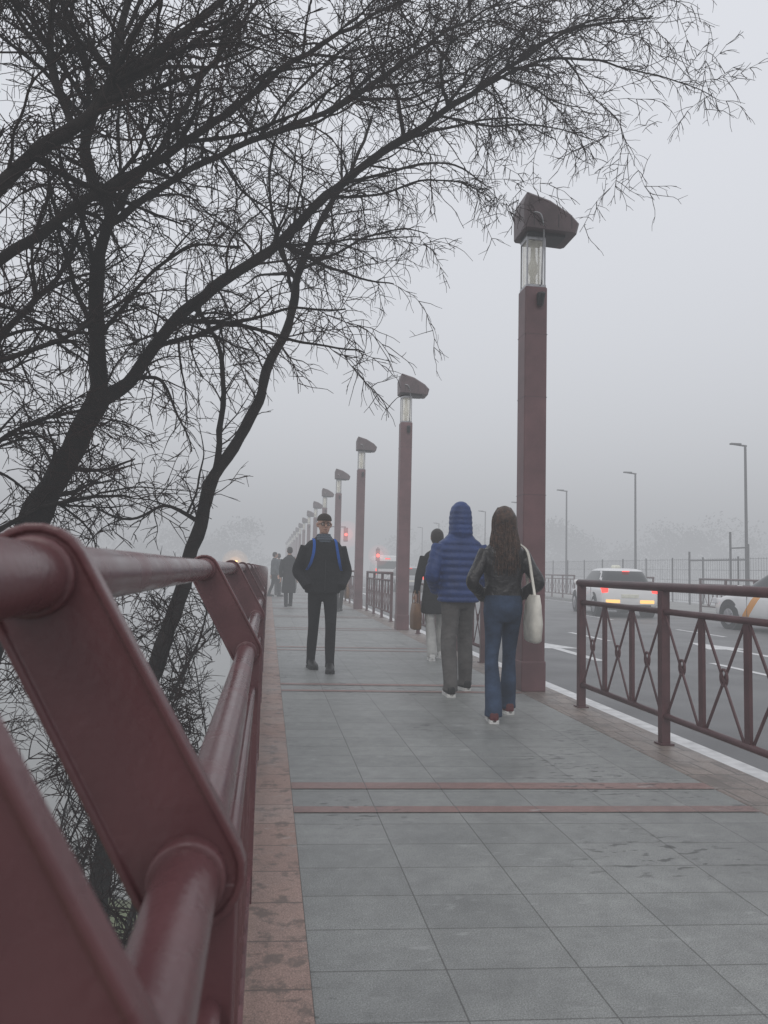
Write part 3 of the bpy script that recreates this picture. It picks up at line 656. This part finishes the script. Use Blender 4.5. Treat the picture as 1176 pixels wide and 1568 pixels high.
JP=[(.86,0,0,.18,.145),(.89,0,0,.20,.16),(1.0,0,0,.205,.165),(1.15,0,0,.21,.165),(1.30,0,.005,.225,.16),(1.40,0,.01,.215,.14),(1.46,0,.015,.17,.12),(1.51,0,.02,.11,.10),(1.55,0,.02,.09,.09)]
def hood(bb): body_rings(bb,[(1.46,0,.03,.10,.09),(1.52,0,.04,.112,.115),(1.60,0,.035,.108,.122),(1.68,0,.03,.104,.125),(1.76,0,.03,.090,.11),(1.81,0,.03,.055,.07),(1.83,0,.03,.02,.025)],28,bulge=.07,per=.05,sub=6)
E=person('person_blue_puffer',(1.84,7.35,0),math.radians(180+4),1.80,[(-.13,-.16,0,0,.15),(.13,.20,0,0,-.12)],JP,M_puff,M_gtr,pocket_arms(.28,1.12,-.12),(.095,.075,.068),M_shoeb,M_solew,bulge=.10,armr=(.080,.072,.058),jb=hood)
head(E,1.545,M_skin)
M_lea=cloth('black_leather',(.014,.012,.013),.38,1,12,.5); M_jean=cloth('blue_denim',(.030,.050,.092),.9,.6,14,var=.45)
JW=[(.90,0,0,.155,.115),(.93,0,0,.165,.125),(1.02,0,0,.155,.115),(1.13,0,0,.155,.113),(1.28,0,.0,.178,.122),(1.38,0,.01,.178,.115),(1.44,0,.015,.15,.10),(1.50,0,.02,.08,.075),(1.54,0,.02,.062,.062)]
M_snk=mat('maroon_sneaker',(.10,.018,.022),.6,.2)
E=person('woman_black_jacket',(1.90,6.1,0),math.radians(180-3),1.70,[(-.10,-.20,0,0,.12),(.12,.20,0,0,-.12)],JW,M_lea,M_jean,[((s*.155,.01,1.40),(s*.285,.08,1.14),(s*.15,-.10,1.0)) for s in (-1,1)],(.088,.058,.072),M_snk,M_solew,armr=(.064,.055,.045))
h=head(E,1.545,M_skin)
M_lh=mat('long_brown_hair',(.030,.016,.011),.42,.55,30,1.0,90,hue=(.06,.03,.018))
def haircards(h,low=-.26):
    bb=B(); body_rings(bb,[(low,0,.085,.05,.018),(low+.06,0,.085,.085,.035),(-.15,0,.078,.105,.045),(-.02,0,.06,.10,.06),(.06,0,.035,.093,.085),(.14,0,.025,.093,.097),(.20,0,.016,.078,.088),(.235,0,.012,.045,.055),(.25,0,.012,.012,.015)],28,e=2.2)
    o=bb.obj('hair',M_lh,h,True); remesh(o,.008,2)
    bb=B()
    for k in range(260):
        a=random.uniform(-.15,math.pi+.15); x=math.cos(a); y=math.sin(a)
        t=random.uniform(.95,1.1); e_=low+random.uniform(-.1,.08)
        bb.tube([(p[0],p[1],p[2]) for p in cr([(x*.05*t,.012+y*.05,.232),(x*.092*t,.02+y*.09*t,.15),(x*.100*t,.03+y*.085*t,.04),(x*.110*t+random.uniform(-.015,.015),.055+y*.075*t,-.1),(x*.10*t+random.uniform(-.03,.03),.075+y*.07*t,e_)],3)],[.004]*12+[.0015],4,cap=False)
    bb.obj('hair_strands',M_lh,h,True)
haircards(h)
M_tote=cloth('white_tote',(.66,.64,.58),.9,.3,10)
bb=B(); bb.rings([[(-.245+p[0],.06+p[1],z) for p in sell(0,0,a,b_,20,e=3)] for z,a,b_ in ((.64,.03,.13),(.66,.05,.16),(.80,.06,.17),(.95,.045,.165),(1.04,.025,.16))]); bb.obj('tote_bag',M_tote,E,True)
for yy in (-.03,.13): strip(E,'bag_strap',[(-.24,yy,1.02),(-.215,yy*.9,1.2),(-.18,yy*.8,1.40),(-.12,yy*.5,1.47)],.02,.025,M_tote)
M_tan=mat('tan_leather_bag',(.16,.08,.035),.5,.2,8,.3,30); M_wtr=cloth('white_trousers',(.42,.42,.40))
def tanbag(E,x,z,y=0):
    bb=B(); bb.rings([[(x+p[0],y+p[1],zz) for p in sell(0,0,a,b_,20,e=4)] for zz,a,b_ in ((z,.05,.14),(z+.02,.065,.16),(z+.2,.065,.165),(z+.34,.045,.155),(z+.36,.03,.14))]); bb.obj('handbag',M_tan,E,True)
    for s in (-1,1): 
        bb=B(); bb.tube(cr([(x+s*.03,y-.08,z+.34),(x+s*.03,y-.06,z+.5),(x,y,z+.57),(x+s*.03,y+.06,z+.5),(x+s*.03,y+.08,z+.34)],4),.008,8); bb.obj('handle',M_tan,E,True)
JC=[(.62,0,0,.18,.15),(.66,0,0,.20,.155),(.85,0,0,.19,.145),(1.05,0,0,.17,.125),(1.28,0,.0,.19,.125),(1.38,0,.01,.185,.12),(1.45,0,.015,.15,.10),(1.50,0,.02,.08,.075),(1.55,0,.02,.07,.07)]
E=person('woman_with_handbag',(2.22,10.1,0),math.radians(180),1.72,[(-.10,-.16,0,0,.1),(.08,.18,.0,0,-.1)],JC,M_blk,M_wtr,[((-.175,.01,1.40),(-.24,.06,1.12),(-.2,-.06,.92)),((.175,.01,1.40),(.25,.04,1.13),(.27,-.04,.90))],(.085,.065,.07),M_solew,M_solew,armr=(.064,.055,.042))
h=head(E,1.545,M_skin)
bb=B(); body_rings(bb,[(.03,0,.045,.06,.05),(.08,0,.03,.082,.08),(.14,0,.02,.09,.097),(.20,0,.014,.077,.09),(.235,0,.012,.045,.055),(.25,0,.012,.012,.015)],24,e=2.2); bb.obj('hair',M_hair,h,True)
hand(E,(.27,-.045,.89),(0,0,math.pi/2),M_skin); tanbag(E,.27,.40,-.04)
JL=[(.40,0,0,.19,.16),(.44,0,0,.215,.17),(.70,0,0,.20,.155),(1.05,0,0,.18,.135),(1.28,0,.0,.205,.135),(1.40,0,.01,.20,.125),(1.46,0,.015,.16,.11),(1.51,0,.02,.09,.08),(1.55,0,.02,.07,.07)]
M_coat=cloth('charcoal_coat',(.02,.021,.023))
def far_person(name,loc,rz,H,coat,jm,tm,bag=False,hairm=M_hair):
    E=person(name,loc,rz,H,[(-.09,-.17,0,0,.1),(.09,.18,.0,0,-.1)],coat,jm,tm,[((-.195,.01,1.40),(-.26,.05,1.12),(-.25,-.08,.88)),((.195,.01,1.40),(.26,.03,1.12),(.25,.05,.87))],(.09,.065,.058),M_shoeb,M_soleb)
    h=head(E,1.545,M_skin)
    bb=B(); body_rings(bb,[(.05,0,.045,.06,.05),(.09,0,.03,.080,.08),(.14,0,.02,.084,.092),(.20,0,.014,.075,.088),(.235,0,.012,.042,.052),(.245,0,.012,.012,.015)],20,e=2.2,sub=3); bb.obj('hair',hairm,h,True)
    hand(E,(-.25,-.085,.87),(0,0,-math.pi/2),M_skin); hand(E,(.25,.055,.86),(0,0,math.pi/2),M_skin,-1)
    if bag: tanbag(E,.25,.38,.05)
    return E
far_person('pedestrian_long_coat',(.62,23.4,0),math.pi+.1,1.78,JL,M_coat,M_coat)
far_person('pedestrian_with_bag',(1.95,21.3,0),.1,1.62,JC,M_blk,M_blk2,True)
M_gj=cloth('grey_jacket',(.07,.08,.09))
far_person('pedestrian_at_railing',(.25,31,0),math.pi/2+.3,1.76,JK,M_gj,M_blk2)
far_person('pedestrian_at_railing',(.42,33,0),math.pi,1.74,JK,M_gj,M_coat)
far_person('pedestrian',(1.4,42,0),0,1.75,JK,M_gj,M_blk2)

# ------------------------------------------------------------------ fog
SIG=.0130
FOG=volmat('river_fog',(.425,.437,.460),SIG,SIG)  # even emission put into the volume stands in for light scattered in fog
bb=B(); bb.box((-520,-260,-7),(520,700,16)); o=bb.obj('fog',FOG)

# ------------------------------------------------------------------ world, sun
w=bpy.data.worlds.new('World'); S.world=w; w.use_nodes=True; N=w.node_tree.nodes; L=w.node_tree.links
bg=N['Background']; sky=N.new('ShaderNodeTexSky'); sky.sky_type='NISHITA'; sky.sun_disc=False; sky.sun_elevation=math.radians(38); sky.sun_rotation=math.radians(200); sky.dust_density=6; sky.air_density=1.5
mx=N.new('ShaderNodeMix'); mx.data_type='RGBA'; mx.inputs[0].default_value=.93; L.new(sky.outputs[0],mx.inputs[6]); mx.inputs[7].default_value=(9.0,9.2,9.8,1)
L.new(mx.outputs[2],bg.inputs[0]); bg.inputs[1].default_value=.1
sd=bpy.data.lights.new('sun','SUN'); sd.energy=.8; sd.angle=math.radians(30); sd.color=(1,.97,.93); so=bpy.data.objects.new('sun',sd); COL.objects.link(so)
el,az=math.radians(38),math.radians(200)
dr=Vector((math.sin(az)*math.cos(el),math.cos(az)*math.cos(el),math.sin(el))); so.rotation_euler=dr.to_track_quat('Z','Y').to_euler(); so.location=(0,0,20)

# ------------------------------------------------------------------ camera
cam=bpy.data.cameras.new('camera'); co=bpy.data.objects.new('camera',cam); COL.objects.link(co); S.camera=co
psi,th,s_=math.radians(8.42),math.radians(4.27),.0227
F=Vector((math.sin(psi)*math.cos(th),math.cos(psi)*math.cos(th),math.sin(th))); R=Vector((math.cos(psi),-math.sin(psi),0)); U=R.cross(F)
r_=math.atan(s_); R2=R*math.cos(r_)+U*math.sin(r_); U2=U*math.cos(r_)-R*math.sin(r_)
M=Matrix((R2,U2,-F)).transposed().to_4x4(); M.translation=Vector((0,0,1.17)); co.matrix_world=M
cam.sensor_fit='VERTICAL'; cam.sensor_height=36; cam.lens=27.05; cam.clip_start=.02; cam.clip_end=2500
cam.dof.use_dof=True; cam.dof.focus_distance=8; cam.dof.aperture_fstop=7.5
